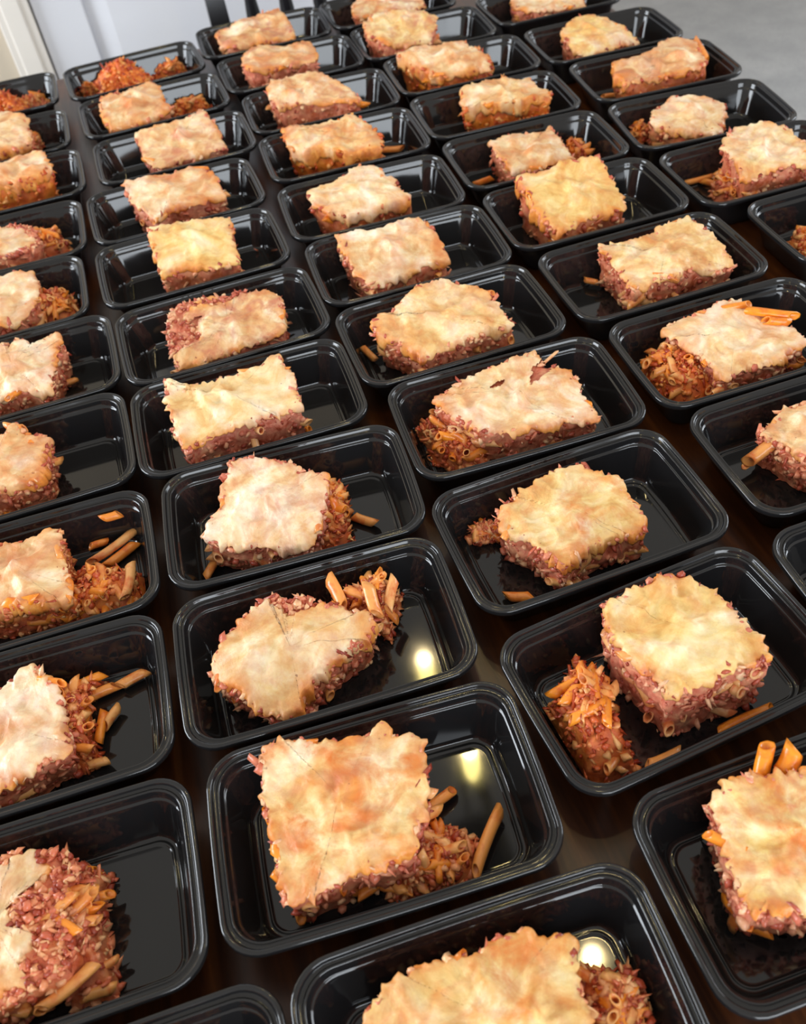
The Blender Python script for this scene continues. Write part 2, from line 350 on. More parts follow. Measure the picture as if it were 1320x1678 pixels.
# ------------------------------------------------------------------ food
TRAYS = {'B1':(-2,310,-0.057), 'B2':(-6,465,-0.037), 'B3':(2,617,-0.057), 'B4':(-8,773,-0.007), 'B5':(-10,927,0.034), 'B6':(-24,1088,0.033), 'B7':(-25,1240,0.041), 'B8':(-5,1404,0.021), 'B9':(-17,1571,0.047), 'B10':(-28,1735,0.069), 'C10':(200,1777,-0.027), 'C9':(216,1613,0.000), 'C8':(224,1445,-0.023), 'C7':(222,1285,-0.020), 'C6':(216,1119,-0.029), 'C5':(213,973,-0.018), 'C4':(218,816,0.017), 'C3':(235,661,-0.029), 'C2':(231,503,0.033), 'C1':(234,342,0.094), 'C0':(264,179,-0.000), 'B0':(25,150,-0.034), 'A0':(-204,155,0.000), 'A1':(-240,315,-0.029), 'A2':(-242,473,-0.026), 'A3':(-236,622,-0.010), 'A4':(-242,780,0.019), 'A5':(-240,935,0.027), 'A6':(-268,1083,0.015), 'A7':(-261,1237,0.007), 'A8':(-253,1399,0.027), 'A9':(-266,1559,0.019), 'A10':(-277,1734,0.016), 'D10':(423,1781,-0.000), 'D9':(441,1616,-0.031), 'D8':(458,1457,-0.031), 'D7':(453,1296,-0.036), 'D6':(452,1139,-0.025), 'D5':(453,980,-0.009), 'D4':(462,820,0.011), 'D3':(475,661,-0.004), 'D2':(484,507,0.007), 'D1':(471,347,-0.000), 'E9':(680,1636,-0.000), 'E8':(695,1445,-0.037), 'E7':(703,1283,-0.063), 'E6':(691,1122,-0.100), 'E5':(690,967,-0.007), 'E4':(723,809,-0.000)}
# slab of each tray: height of the top above the tray floor at its middle (mm), lean, outline of the top (mm)
SLABS = {
'B0':(42,0.00,[(-73,35),(-60,39),(-50,44),(-37,45),(-21,48),(-8,46),(5,46),(23,49),(34,47),(42,40),(52,42),(58,35),(54,24),(52,9),(50,-10),(48,-22),(35,-32),(-4,-30),(-57,-20),(-72,13)]),
'A0':(42,0.00,[(21,55),(32,54),(42,50),(54,38),(57,17),(-8,27),(-13,55)]),
'A1':(41,0.00,[(-49,48),(-18,50),(-1,49),(18,45),(31,37),(33,22),(25,14),(25,-2),(26,-18),(30,-27),(24,-39),(3,-46),(-10,-47),(-25,-46),(-46,-41)]),
'A2':(42,0.08,[(-42,34),(-14,36),(-7,44),(4,50),(12,49),(16,40),(26,30),(30,17),(31,3),(34,-14),(34,-27),(33,-37),(21,-38),(11,-42),(1,-45),(-15,-48),(-41,-49)]),
'A3':(45,0.04,[(-51,50),(-19,43),(-6,41),(9,39),(22,42),(34,41),(34,16),(35,-10),(37,-35),(11,-35),(-19,-30),(-50,-24)]),
'A4':(48,0.04,[(-47,39),(-11,35),(-2,31),(5,50),(12,34),(21,24),(30,25),(33,11),(28,-17),(22,-36),(3,-37),(-14,-33),(-48,-29)]),
'A5':(46,0.12,[(-45,37),(-12,44),(-4,51),(3,37),(9,49),(19,46),(21,35),(39,40),(56,46),(57,35),(48,7),(43,-26),(37,-48),(14,-38),(-18,-34),(-50,-31)]),
'A6':(44,0.14,[(-21,51),(15,50),(34,49),(50,45),(54,46),(55,28),(57,6),(53,-18),(33,-41),(19,-48),(8,-47),(-26,-43)]),
'A7':(42,0.00,[(-35,46),(5,46),(27,43),(45,21),(55,-13),(47,-35),(31,-43),(4,-43),(-34,-44)]),
'A8':(57,0.08,[(-38,49),(5,37),(39,38),(56,47),(67,33),(72,-5),(52,-21),(2,-13),(-40,-9)]),
'A9':(57,0.20,[(-26,50),(20,43),(34,47),(54,27),(57,-10),(56,-45),(29,-47),(11,-44),(-34,-40)]),
'A10':(50,0.06,[(-15,50),(25,48),(50,30),(59,1),(61,-33),(41,-45),(-17,-32)]),
'B1':(57,0.20,[(-68,52),(-45,53),(-28,43),(-9,43),(4,40),(15,48),(22,36),(36,34),(39,25),(36,3),(32,-9),(20,-31),(16,-41),(-9,-45),(-27,-40),(-39,-45),(-68,-49),(-72,-32),(-71,-14),(-72,9),(-70,34)]),
'B2':(42,0.18,[(-89,-5),(-78,15),(-73,20),(-60,30),(-48,37),(-34,46),(-23,44),(-13,41),(-2,38),(5,32),(15,24),(31,12),(41,10),(43,-4),(35,-12),(9,-24),(-10,-35),(-22,-44),(-32,-55),(-45,-56),(-56,-46),(-70,-29),(-85,-14)]),
'B3':(46,0.26,[(-43,53),(-18,46),(13,33),(16,20),(38,14),(31,-9),(20,-35),(5,-51),(-4,-52),(-25,-42),(-54,-34),(-79,-19),(-78,-9),(-60,12),(-57,28)]),
'B4':(54,0.12,[(-72,51),(-66,37),(-56,30),(-41,29),(-27,30),(4,32),(27,34),(32,40),(45,41),(46,25),(52,11),(52,-1),(50,-18),(51,-36),(39,-39),(2,-40),(-41,-41),(-69,-48),(-73,-18),(-73,17)]),
'B5':(41,0.14,[(-54,30),(-38,51),(-15,45),(9,44),(37,44),(62,31),(73,16),(69,-5),(64,-35),(60,-42),(30,-42),(0,-47),(-30,-51),(-59,-51),(-59,-30),(-64,-6)]),
'B6':(53,0.20,[(-39,51),(-18,52),(8,49),(43,43),(59,31),(53,3),(51,-30),(50,-49),(13,-43),(-17,-33),(-42,-31),(-40,7)]),
'B7':(51,0.16,[(-56,47),(-37,49),(-12,49),(12,41),(34,51),(52,32),(62,5),(61,-32),(24,-36),(-10,-32),(-31,-47),(-40,-29),(-56,15)]),
'B8':(48,0.24,[(-47,42),(-23,38),(5,39),(34,44),(57,52),(64,22),(67,-7),(71,-40),(42,-39),(18,-41),(1,-40),(-28,-49),(-41,-29),(-47,5)]),
'B9':(48,0.16,[(-73,46),(-58,49),(-43,32),(-22,43),(6,52),(17,32),(17,-3),(20,-38),(-18,-48),(-47,-48),(-72,-49),(-80,-13)]),
'B10':(57,0.34,[(-74,32),(-29,39),(1,51),(18,34),(25,-9),(19,-46),(-21,-49),(-68,-37),(-63,-1)]),
'C10':(46,0.14,[(-77,24),(-45,36),(3,49),(42,51),(51,-5),(46,-49),(14,-44),(-27,-43),(-68,-42),(-79,-17)]),
'C9':(56,0.12,[(-66,35),(-39,51),(-8,33),(22,27),(42,26),(45,-8),(34,-43),(14,-38),(-31,-33),(-68,-28),(-77,-8)]),
'C8':(55,0.20,[(-70,42),(-39,50),(-10,51),(10,49),(27,22),(47,-13),(55,-37),(46,-46),(17,-32),(-27,-22),(-61,-15),(-74,14)]),
'C7':(52,0.14,[(-76,51),(-40,43),(0,39),(28,40),(42,15),(49,-30),(37,-48),(0,-39),(-33,-14),(-59,-9),(-75,9)]),
'C6':(52,0.14,[(-75,26),(-43,29),(-23,37),(-1,50),(16,43),(30,22),(38,18),(34,-16),(46,-41),(18,-40),(-14,-48),(-37,-44),(-62,-24),(-75,1)]),
'C5':(47,0.22,[(-74,50),(-44,46),(-18,46),(10,51),(35,37),(40,12),(42,-12),(40,-35),(16,-31),(-18,-39),(-55,-49),(-63,-32),(-68,5)]),
'C4':(51,0.16,[(-77,24),(-55,25),(-42,37),(-13,51),(19,47),(32,33),(50,17),(54,-11),(58,-41),(35,-36),(4,-40),(-21,-46),(-45,-48),(-63,-17),(-79,5)]),
'C3':(48,0.14,[(-73,26),(-39,39),(-15,48),(13,50),(39,52),(44,31),(53,25),(65,19),(66,-3),(65,-31),(66,-49),(37,-43),(-1,-38),(-25,-33),(-45,-26),(-55,-9),(-66,6)]),
'C2':(44,0.06,[(-61,30),(-39,38),(-18,46),(4,51),(28,48),(40,32),(50,13),(49,-5),(51,-27),(45,-38),(17,-36),(-9,-38),(-37,-48),(-44,-29),(-47,-11),(-62,2),(-64,17)]),
'C1':(66,0.00,[(-27,51),(-9,49),(7,50),(28,52),(38,42),(47,32),(54,12),(54,-9),(54,-43),(41,-44),(20,-39),(-5,-40),(-26,-37),(-29,-19),(-33,2),(-35,29)]),
'C0':(57,0.14,[(-60,49),(-54,48),(-46,53),(-38,53),(-21,47),(2,41),(28,35),(36,12),(18,-23),(-18,-35),(-44,-32),(-64,-26),(-75,-19),(-76,-12),(-73,1),(-69,17),(-66,32)]),
'D2':(42,0.00,[(-60,26),(-39,31),(-24,43),(-1,41),(17,25),(3,-20),(-35,-35),(-43,-23),(-51,-4),(-52,11)]),
'D3':(42,0.10,[(-60,40),(-40,46),(-34,47),(-15,43),(11,50),(31,50),(41,33),(47,13),(62,-10),(61,-31),(25,-42),(3,-40),(-20,-40),(-38,-48),(-41,-28),(-44,3),(-53,20)]),
'D4':(50,0.12,[(-44,44),(-33,35),(-6,36),(23,40),(48,46),(69,50),(79,33),(82,10),(80,-17),(76,-47),(53,-42),(36,-34),(8,-38),(-18,-38),(-41,-40),(-43,-12),(-43,15)]),
'D5':(52,0.32,[(-70,48),(-34,52),(1,52),(40,47),(41,9),(40,-34),(-11,-38),(-56,-50),(-64,-13)]),
'D6':(42,0.06,[(-51,35),(-18,42),(10,36),(29,35),(43,48),(39,23),(38,-7),(37,-42),(4,-48),(-28,-44),(-45,-43),(-48,-10)]),
'D7':(51,0.08,[(-38,42),(-19,43),(0,49),(22,44),(37,32),(68,31),(67,4),(77,-15),(73,-37),(59,-26),(32,-23),(5,-21),(-24,-8),(-48,-11)]),
'D8':(52,0.18,[(-88,49),(-59,51),(-26,42),(20,37),(19,14),(30,13),(40,-18),(30,-48),(-7,-39),(-44,-32),(-56,-21),(-67,6)]),
'D9':(54,0.28,[(-92,36),(-67,53),(-17,43),(31,18),(17,-18),(0,-49),(-38,-42),(-77,-24),(-92,5)]),
'D10':(42,0.16,[(-56,26),(-32,51),(68,16),(59,-32),(43,-47),(4,-34),(-37,-25),(-69,-19)]),
'E9':(37,0.06,[(-52,43),(9,47),(64,3),(50,-50),(9,-44),(-32,-28),(-59,-1)]),
'E8':(45,0.20,[(-60,25),(-22,50),(-3,51),(22,26),(37,-3),(47,-40),(3,-43),(-43,-48),(-61,-27)]),
'E7':(54,0.12,[(-58,22),(-31,18),(6,28),(39,47),(61,50),(79,34),(72,1),(71,-30),(41,-42),(1,-41),(-32,-43),(-65,-45),(-65,-15)]),
'E6':(40,0.12,[(-54,29),(-23,49),(4,39),(44,18),(25,-19),(5,-52),(-20,-36),(-46,-27),(-64,-8),(-72,1)]),
'E5':(58,0.18,[(-43,24),(-10,51),(24,46),(46,32),(52,-13),(40,-46),(8,-44),(-26,-42),(-51,-42),(-43,-8)]),
'E4':(43,0.20,[(-67,13),(-37,12),(4,-11),(2,-50),(-62,-52),(-88,-32)])}
COVERS = {
'B2':[(-89,-5),(-78,15),(-73,20),(-60,30),(-48,37),(-34,46),(-28,31),(-22,22),(-12,23),(4,29),(14,23),(30,10),(41,10),(43,-4),(35,-12),(9,-24),(-10,-35),(-22,-44),(-32,-55),(-45,-56),(-56,-46),(-70,-29),(-85,-14)],
'A1':[(-49,48),(-28,45),(-14,42),(-1,48),(6,45),(14,32),(2,26),(-8,19),(-10,13),(-8,3),(-11,-7),(7,-12),(6,-19),(-4,-30),(2,-36),(1,-41),(-10,-39),(-20,-42),(-46,-37)],
'A7':[(-35,46),(5,43),(25,37),(50,-17),(31,-35),(4,-40),(-34,-41)],
'B5':[(-37,27),(-18,32),(11,25),(19,35),(35,37),(62,31),(73,16),(69,-5),(64,-35),(60,-42),(30,-42),(0,-47),(-30,-51),(-59,-51),(-58,-34),(-31,-29),(-24,-10)]}
PILES = [
('A1',38,[(9,50),(32,43),(45,34),(40,21),(40,-4),(40,-19),(46,-50),(29,-50),(15,-50),(4,-22),(14,15),(9,39)]),
('A2',28,[(15,50),(25,50),(42,50),(52,50),(54,43),(39,30),(43,-1),(42,-11),(47,-25),(39,-35),(24,-31),(22,21)]),
('A3',32,[(27,-12),(31,11),(45,21),(57,10),(60,-6),(66,3),(78,-6),(84,3),(94,-1),(92,-31),(80,-44),(54,-39),(29,-36)]),
('A6',30,[(49,50),(64,50),(82,46),(94,16),(91,-10),(72,-21),(27,-5),(37,21)]),
('A7',36,[(24,50),(41,50),(64,50),(77,40),(85,1),(74,-10),(44,-3),(24,0),(36,45)]),
('A9',25,[(45,50),(60,50),(63,50),(50,19),(40,36)]),
('A10',22,[(50,50),(63,50),(90,47),(86,15),(50,23),(39,50)]),
('B1',20,[(2,-25),(26,-4),(32,-15),(44,-10),(55,-20),(60,-33),(49,-48),(42,-50),(25,-50),(-1,-50),(-11,-46),(4,-36)]),
('B2',44,[(7,50),(20,50),(25,50),(48,50),(63,50),(73,50),(72,39),(60,23),(52,6),(40,23),(18,31)]),
('B3',28,[(35,46),(50,44),(51,7),(43,-21),(48,-33),(12,-33),(20,1)]),
('B0',28,[(59,32),(66,27),(77,19),(91,21),(94,9),(93,-10),(88,-24),(50,-12)]),
('C1',52,[(-48,50),(-49,38),(-40,24),(-48,2),(-55,-27),(-56,-50),(-64,-50),(-83,-50),(-94,-48),(-94,-34),(-94,-13),(-94,18),(-87,25),(-70,37)]),
('C3',30,[(-94,39),(-78,48),(-59,50),(-45,30),(-35,-4),(-40,-37),(-66,-35),(-87,-10),(-88,14)]),
('D3',38,[(-86,36),(-62,50),(-41,50),(-29,33),(-27,1),(-36,-32),(-59,-40),(-80,-27),(-90,0)]),
('E6',20,[(-84,50),(-58,50),(-44,50),(-49,44),(-74,20),(-85,50)]),
('E5',32,[(-27,50),(-2,50),(-2,45),(-23,-5),(-45,-30),(-64,-6),(-51,25)]),
('D6',25,[(64,47),(83,45),(84,10),(72,-9),(59,6)]),
('E4',22,[(-68,30),(-51,37),(-35,29),(-48,-6),(-68,-11),(-75,5)]),
('B9',24,[(24,47),(44,50),(61,50),(71,50),(91,39),(83,18),(29,23)]),
('B10',24,[(28,50),(51,50),(74,50),(92,50),(94,50),(77,33),(33,41)]),
('B10',22,[(-94,50),(-94,50),(-72,50),(-75,28),(-94,41)]),
('C2',12,[(-82,50),(-70,50),(-58,50),(-52,43),(-58,36),(-77,39),(-85,44)]),
('D8',38,[(39,50),(58,50),(59,50),(64,50),(40,-11),(13,-1)])]
LOOSE = [('A2',6,[(39,32),(64,37)]),
('A2',7,[(67,35),(89,41)]),
('A2',6,[(47,-12),(53,16)]),
('A2',6,[(53,1),(64,14)]),
('A2',6,[(39,-30),(52,-31)]),
('A3',9,[(48,28),(90,52)]),
('A3',6,[(48,52),(63,52)]),
('A3',5,[(61,22),(89,40)]),
('A3',24,[(79,-41),(87,-4)]),
('A5',6,[(38,8),(57,11)]),
('A4',6,[(11,12),(22,12)]),
('B1',9,[(52,-50),(81,-13)]),
('B1',8,[(30,3),(53,13)]),
('B3',5,[(52,-2),(70,-19)]),
('B3',7,[(-90,-32),(-73,-6)]),
('B4',5,[(44,-10),(54,-23)]),
('C1',7,[(14,-51),(58,-52)]),
('C1',5,[(-49,-51),(-23,-52)]),
('C2',5,[(-80,-30),(-60,-39)]),
('C4',6,[(-90,47),(-83,18)]),
('D4',7,[(-56,52),(-45,40)]),
('D2',12,[(-73,17),(-30,32)]),
('E5',6,[(-73,52),(-34,52)]),
('E5',6,[(-55,52),(-33,2)]),
('A1',28,[(5,-52),(38,-36)]),
('A1',10,[(24,-46),(44,-47)]),
('C7',5,[(62,29),(88,20)]),
('E7',5,[(-70,25),(-52,21)]),
('D6',5,[(-84,10),(-56,16)]),
('A3',30,[(73,58),(79,58)])]
# penne that stand or lie at known places on a slab: ends in mm, tint, thickness
EXTRA = [('C0',(-23,52,52),(-12,66,64),1.00,1.30),
('C0',(-10,49,52),(4,59,64),1.00,1.40),
('D3',(30,25,50),(68,3,46),1.00,1.10),
('D3',(38,8,47),(58,0,43),0.95,1.10),
('D3',(7,43,47),(36,37,49),0.85,1.00),
('C3',(44,36,50),(61,44,53),0.10,0.40),
('B2',(18,51,44),(23,22,40),0.60,1.10),
('B2',(47,30,48),(47,6,40),0.50,1.10),
('B2',(70,36,40),(58,15,32),0.35,0.90),
('B1',(-73,21,46),(-70,2,42),1.00,1.10),
('B1',(-76,-23,42),(-69,-34,40),0.90,1.00),
('B1',(-46,-1,50),(-35,8,50),0.95,0.80),
('D2',(-74,15,18),(-46,15,34),0.55,1.50),
('E6',(-71,79,16),(-70,31,12),0.90,1.00),
('C1',(42,-45,54),(40,-37,52),0.20,1.20),
('C1',(31,-46,38),(28,-39,38),0.25,1.20),
('A3',(-16,-26,44),(11,-32,44),0.95,1.00),
('A4',(-3,3,42),(22,1,42),1.00,0.90),
('C8',(33,-18,40),(65,-29,30),1.00,1.10),
('D8',(-70,96,40),(-62,10,14),1.00,1.80),
('B7',(32,52,52),(56,38,52),0.90,1.10),
('E7',(87,48,50),(74,-21,46),0.90,1.20),
('A9',(47,76,20),(60,46,16),0.70,1.20)]
CRUMB_AT = [('B1',(-41,-44)), ('B6',(82,40)), ('C3',(49,-27))]

DESC = {
'A0': 'slice showing only its orange back edge',
'A1': 'torn slice with bare pink meat and a fat penne',
'A2': 'creamy slice with long penne trailing off its crumbled side',
'A3': 'cream slice with orange front beside crossed penne',
'A4': 'small spiky-edged slice with an orange patch in front',
'A5': 'cream slice with ragged back and one corner penne',
'A6': 'folded-cheese slice pressed against a dark red chunky heap',
'A7': 'pale wedge of a slice sunk in red filling',
'A8': 'slice with a bright orange rounded front',
'A9': 'lumpy pink-edged slice with a brown bit at its side',
'A10': 'cheeseless orange filling next to a flat orange strip',
'B0': 'golden frilly-edged slice beside a red crumb heap',
'B1': 'large square slice mottled orange with red crumbs and penne',
'B2': 'slanted pale slice with pasta cluster at its back',
'B3': 'whitest square slice with red specks and a lone shard',
'B4': 'smooth cream rectangular slice with horn-like corners',
'B5': 'slice with pink meat showing through wrinkled cheese',
'B6': 'upright yellow slice with a pale ridge down its cheese',
'B7': 'slice with raised orange corner and pink crumbly front',
'B8': 'speckled pink and cream slice with torn front edge',
'B9': 'tan slice beside a small orange heap',
'B10': 'cheeseless orange crumble mound between two small heaps',
'C10': 'pink brick-shaped slice in front of the spindle chair',
'C9': 'rounded tan slice with one curled end',
'C8': 'tall pink slice tapering to an orange tip',
'C7': 'slice with pointed orange corner and all-orange front',
'C6': 'dished pale slice with golden sagging front edge',
'C5': 'slice with a pale looping cheese fold on top',
'C4': 'cream slice with web-like cheese ridges',
'C3': 'long cracked slice with a red gash in its cheese',
'C2': 'domed golden slice with a yellow-browned front edge',
'C1': 'tallest thick slice next to a big saucy heap',
'C0': 'yellow slice with two orange penne standing at its back',
'D2': 'slice with a cupped pasta tube poking from its side',
'D3': 'broad cream slice with crumbly brown end and orange penne',
'D4': 'wavy cream slice with a thick meaty front',
'D5': 'big smooth yellow slice with orange crumbly side',
'D6': 'small slice with a pointed peak on its back edge',
'D7': 'narrow slice with a bright orange front band',
'D8': 'slice with one solid orange end and one knobbly end',
'D9': 'yellowish slice with a dark pink crust along its back',
'D10': 'red-streaked slice right behind the yellowish crusted one',
'E9': 'flat pale slice in the far carpet-side corner',
'E8': 'smooth pale yellow slice with a sharp folded top',
'E7': 'reddish-orange slice with two raised horns',
'E6': 'cream slice with orange pasta tucked at one end',
'E5': 'fluffy-topped slice beside a hooked pasta tube',
'E4': 'orange crumbly portion hardly showing over its tray edge'}
# browning of the cheese, pinkness of the cheese, sauciness of the filling, colour of the penne
LOOK = {'B1': (1.0, .5, .15, .8), 'B0': (.9, .4, .35, .7), 'C0': (.95, .6, .1, 1.), 'C1': (.45, .2, .05, .35), 'C2': (.8, .3, .15, .5), 'B3': (.25, .7, .05, .4), 'B4': (.2, .2, .0, .3), 'B5': (.3, 1., .1, .3), 'C3': (.5, .5, .15, .4),
'B6': (.3, .1, .3, .9), 'A3': (.6, .5, .6, .9), 'A4': (.7, .5, .3, .9), 'A8': (.8, .4, .9, 1.), 'A9': (.5, .8, .4, .8), 'A10': (.5, .5, 1., .9), 'B10': (.5, .5, 1., .9), 'E4': (.5, .5, .9, .9), 'C7': (.7, .5, .95, 1.), 'C6': (.4, .4, .5, .9), 'D7': (.5, .3, .95, 1.),
'D8': (.6, .5, .8, 1.), 'E7': (.6, .6, .6, .8), 'C8': (.6, .8, .2, .9), 'C10': (.4, 1., .1, .6), 'C9': (.6, .6, .1, .6), 'D5': (.5, .2, .35, .9), 'D9': (.3, .9, .2, .6), 'D10': (.7, 1., .3, .7), 'B8': (.4, .9, .0, .4), 'B7': (.5, .5, .1, .6), 'B9': (.7, .5, .4, .8), 'A1': (.3, .5, .38, .6), 'E6': (.5, .6, .4, .8), 'B2': (.4, .5, .2, .6), 'D3': (.3, .4, .15, .9)}
GOLD = {'C6': (-90, 12), 'C2': (-70, 10), 'B2': (-35, 12), 'C7': (-115, 22), 'D7': (-90, 15), 'A8': (-90, 18), 'A3': (-90, 14), 'D5': (200, 16), 'B6': (190, 10), 'C4': (215, 12), 'A4': (-60, 10), 'D8': (200, 26), 'C8': (-20, 10), 'E7': (190, 16), 'B7': (60, 6), 'B9': (-120, 8), 'A9': (-90, 12), 'E6': (-90, 10)}
PALE = {'B3': .10, 'B4': .07, 'A2': .07, 'C4': .05, 'C3': .05, 'D3': .07, 'E8': .06, 'C6': .06, 'A5': .05, 'C1': .03, 'D5': -.01, 'B9': -.05, 'C9': -.04, 'C10': -.05, 'E7': -.06, 'B7': -.02, 'A9': -.03, 'B6': .04, 'E5': .06, 'E6': .05, 'B2': .03}
YELLOW = {'B0': .8, 'B1': .6, 'C0': 1., 'C1': .95, 'C2': .8, 'D5': .95, 'B6': 1., 'E8': 1., 'B4': .6, 'C4': .6, 'D4': .6, 'D7': .4, 'C7': .5, 'D9': .7, 'B2': .45, 'E5': .6, 'D3': .3, 'C6': .4}
GASH = {'C3': [(38, 24, 8, 20, 0.8), (-8, 22, 2.5, 10, 0.3)], 'B5': [(-34, 6, 6, 16, 0.4), (10, 38, 4, 14, 0.2)], 'D3': [(48, 34, 6, 16, -0.4)]}
NEAR = {'A0', 'A1', 'A2', 'A3', 'A4', 'B0', 'B1', 'B2', 'B3', 'B4', 'C0', 'C1', 'C2', 'C3', 'D2', 'D3', 'C4', 'D4', 'B5', 'A5'}

def resample(poly, n):
    p = np.array(poly + [poly[0]], float); d = np.r_[0, np.cumsum(np.linalg.norm(np.diff(p, axis=0), axis=1))]
    t = np.linspace(0, d[-1], n, endpoint=False)
    q = np.c_[np.interp(t, d, p[:, 0]), np.interp(t, d, p[:, 1])]
    a = np.sum(q[:, 0] * np.roll(q[:, 1], -1) - q[:, 1] * np.roll(q[:, 0], -1))
    return q[::-1] if a < 0 else q
def smooth_loop(q, k):
    for _ in range(k): q = (np.roll(q, 1, 0) + q * 2 + np.roll(q, -1, 0)) / 4
    return q
def loop_normals(q):
    t = np.roll(smooth_loop(q, 3), -1, 0) - np.roll(smooth_loop(q, 3), 1, 0)
    n = np.c_[t[:, 1], -t[:, 0]]; return n / np.maximum(np.linalg.norm(n, axis=1, keepdims=True), 1e-6)
def grid_faces(R, N, cap_centre=None):
    i = np.arange(R - 1)[:, None]; j = np.arange(N)[None, :]; j2 = (j + 1) % N
    return np.stack([(i * N + j), (i * N + j2), ((i + 1) * N + j2), ((i + 1) * N + j)], -1).reshape(-1, 4)
def keep_inside(v):
    """stay inside the tray: floor below, sloping walls around (mm)"""
    z = np.clip(v[:, 2], 0, 44); wx = 91 + (102.5 - 91) * z / 42; wy = 51.0 + (62.0 - 51.0) * z / 42
    lo = v[:, 2] < 44
    v[lo, 0] = np.clip(v[lo, 0], -wx[lo], wx[lo]); v[lo, 1] = np.clip(v[lo, 1], -wy[lo], wy[lo])
    v[:, 2] = np.maximum(v[:, 2], FLOOR_MM + 0.1)
    return v
ICO = None
def ico():
    global ICO
    if ICO is None:
        import bmesh
        bm = bmesh.new(); bmesh.ops.create_icosphere(bm, subdivisions=1, radius=1.0)
        bm.verts.ensure_lookup_table()
        ICO = (np.array([v.co[:] for v in bm.verts]), np.array([[v.index for v in f.verts] for f in bm.faces])); bm.free()
    return ICO
def rot_rand(rs, n):
    q = rs.normal(size=(n, 4)); q /= np.linalg.norm(q, axis=1, keepdims=True); w, x, y, z = q.T
    return np.stack([1 - 2 * (y * y + z * z), 2 * (x * y - z * w), 2 * (x * z + y * w), 2 * (x * y + z * w), 1 - 2 * (x * x + z * z), 2 * (y * z - x * w), 2 * (x * z - y * w), 2 * (y * z + x * w), 1 - 2 * (x * x + y * y)], -1).reshape(n, 3, 3)
def crumbs(name, centres, rs, size, tones=None, stringy=0.3):
    """many little irregular lumps and shreds joined in one mesh (mm in, m out)"""
    V, F = ico(); n = len(centres)
    s = size * (0.55 + 0.9 * rs.rand(n, 1)) * np.ones((1, 3)); s *= (0.6 + 0.8 * rs.rand(n, 3))
    st = rs.rand(n) < stringy; s[st, 0] *= 2.1; s[st, 1] *= 0.6; s[st, 2] *= 0.5
    J = 1 + 0.32 * rs.normal(size=(n, len(V), 1))
    P = (V[None] * J * s[:, None, :]) @ np.transpose(rot_rand(rs, n), (0, 2, 1)) + centres[:, None, :]
    P = keep_inside(P.reshape(-1, 3))
    Fs = (F[None] + (np.arange(n) * len(V))[:, None, None]).reshape(-1, 3)
    t = rs.rand(n) if tones is None else tones
    return mesh(name, P / 1000, Fs, smooth=True, tone=np.repeat(t, len(V)))
def make_penne(seed, L, ro, bend):
    """hollow ridged tube, both ends cut on the slant"""
    rs = np.random.RandomState(seed); n = 14; k = 5; v = []; ri = ro * 0.74
    sq = 0.82
    for which, rad in ((0, ro), (1, ri)):
        for i in range(k + 1):
            u = i / k * 2 - 1
            for j in range(n):
                a = 2 * math.pi * j / n; r = rad * (1 + (0.05 if j % 2 else -0.02) * (which == 0))
                y, z = r * math.cos(a), r * math.sin(a) * sq
                x = u * L / 2 + 0.8 * y * (1 if abs(u) > 0.99 else abs(u) ** 2) * (1 if u > 0 else 1)
                v.append((x, y + bend * (1 - u * u) * L * 0.5, z + 0.15 * math.sin(3 * u + seed)))
    f = []; m = (k + 1) * n
    for i in range(k):
        for j in range(n):
            f.append((i * n + j, i * n + (j + 1) % n, (i + 1) * n + (j + 1) % n, (i + 1) * n + j))
            f.append((m + i * n + j, m + (i + 1) * n + j, m + (i + 1) * n + (j + 1) % n, m + i * n + (j + 1) % n))
    for i in (0, k):
        for j in range(n):
            q = (i * n + j, i * n + (j + 1) % n, m + i * n + (j + 1) % n, m + i * n + j); f.append(q if i else q[::-1])
    me = mesh('penne', np.array(v) / 1000, f); me.materials.append(PENNE); return me
PENNE_MESH = [make_penne(1, 30, 4.6, 0.02), make_penne(2, 36, 4.4, 0.10), make_penne(3, 25, 4.8, -0.06), make_penne(4, 20, 4.5, 0.05)]
def place_penne(parent, p, direction, rs, tint, scale=1.0, name='penne', which=None):
    me = PENNE_MESH[rs.randint(4) if which is None else which]
    o = bpy.data.objects.new(name, me); COL.objects.link(o); o.parent = parent
    d = Vector(direction).normalized(); q = d.to_track_quat('X', 'Z')
    o.rotation_mode = 'QUATERNION'; o.rotation_quaternion = q @ Matrix.Rotation(rs.rand() * 6.28, 3, 'X').to_quaternion()
    p = list(p); half = (15, 18, 12.5, 10)[PENNE_MESH.index(me)] * scale * abs(d.z) + 4.8 * scale
    if p[2] < 200: p[2] = max(p[2], FLOOR_MM + half + 0.3)
    o.location = [float(c) / 1000 for c in p]; o.scale = (scale, scale, scale); o['tint'] = float(min(1, max(0, tint)))
    return o

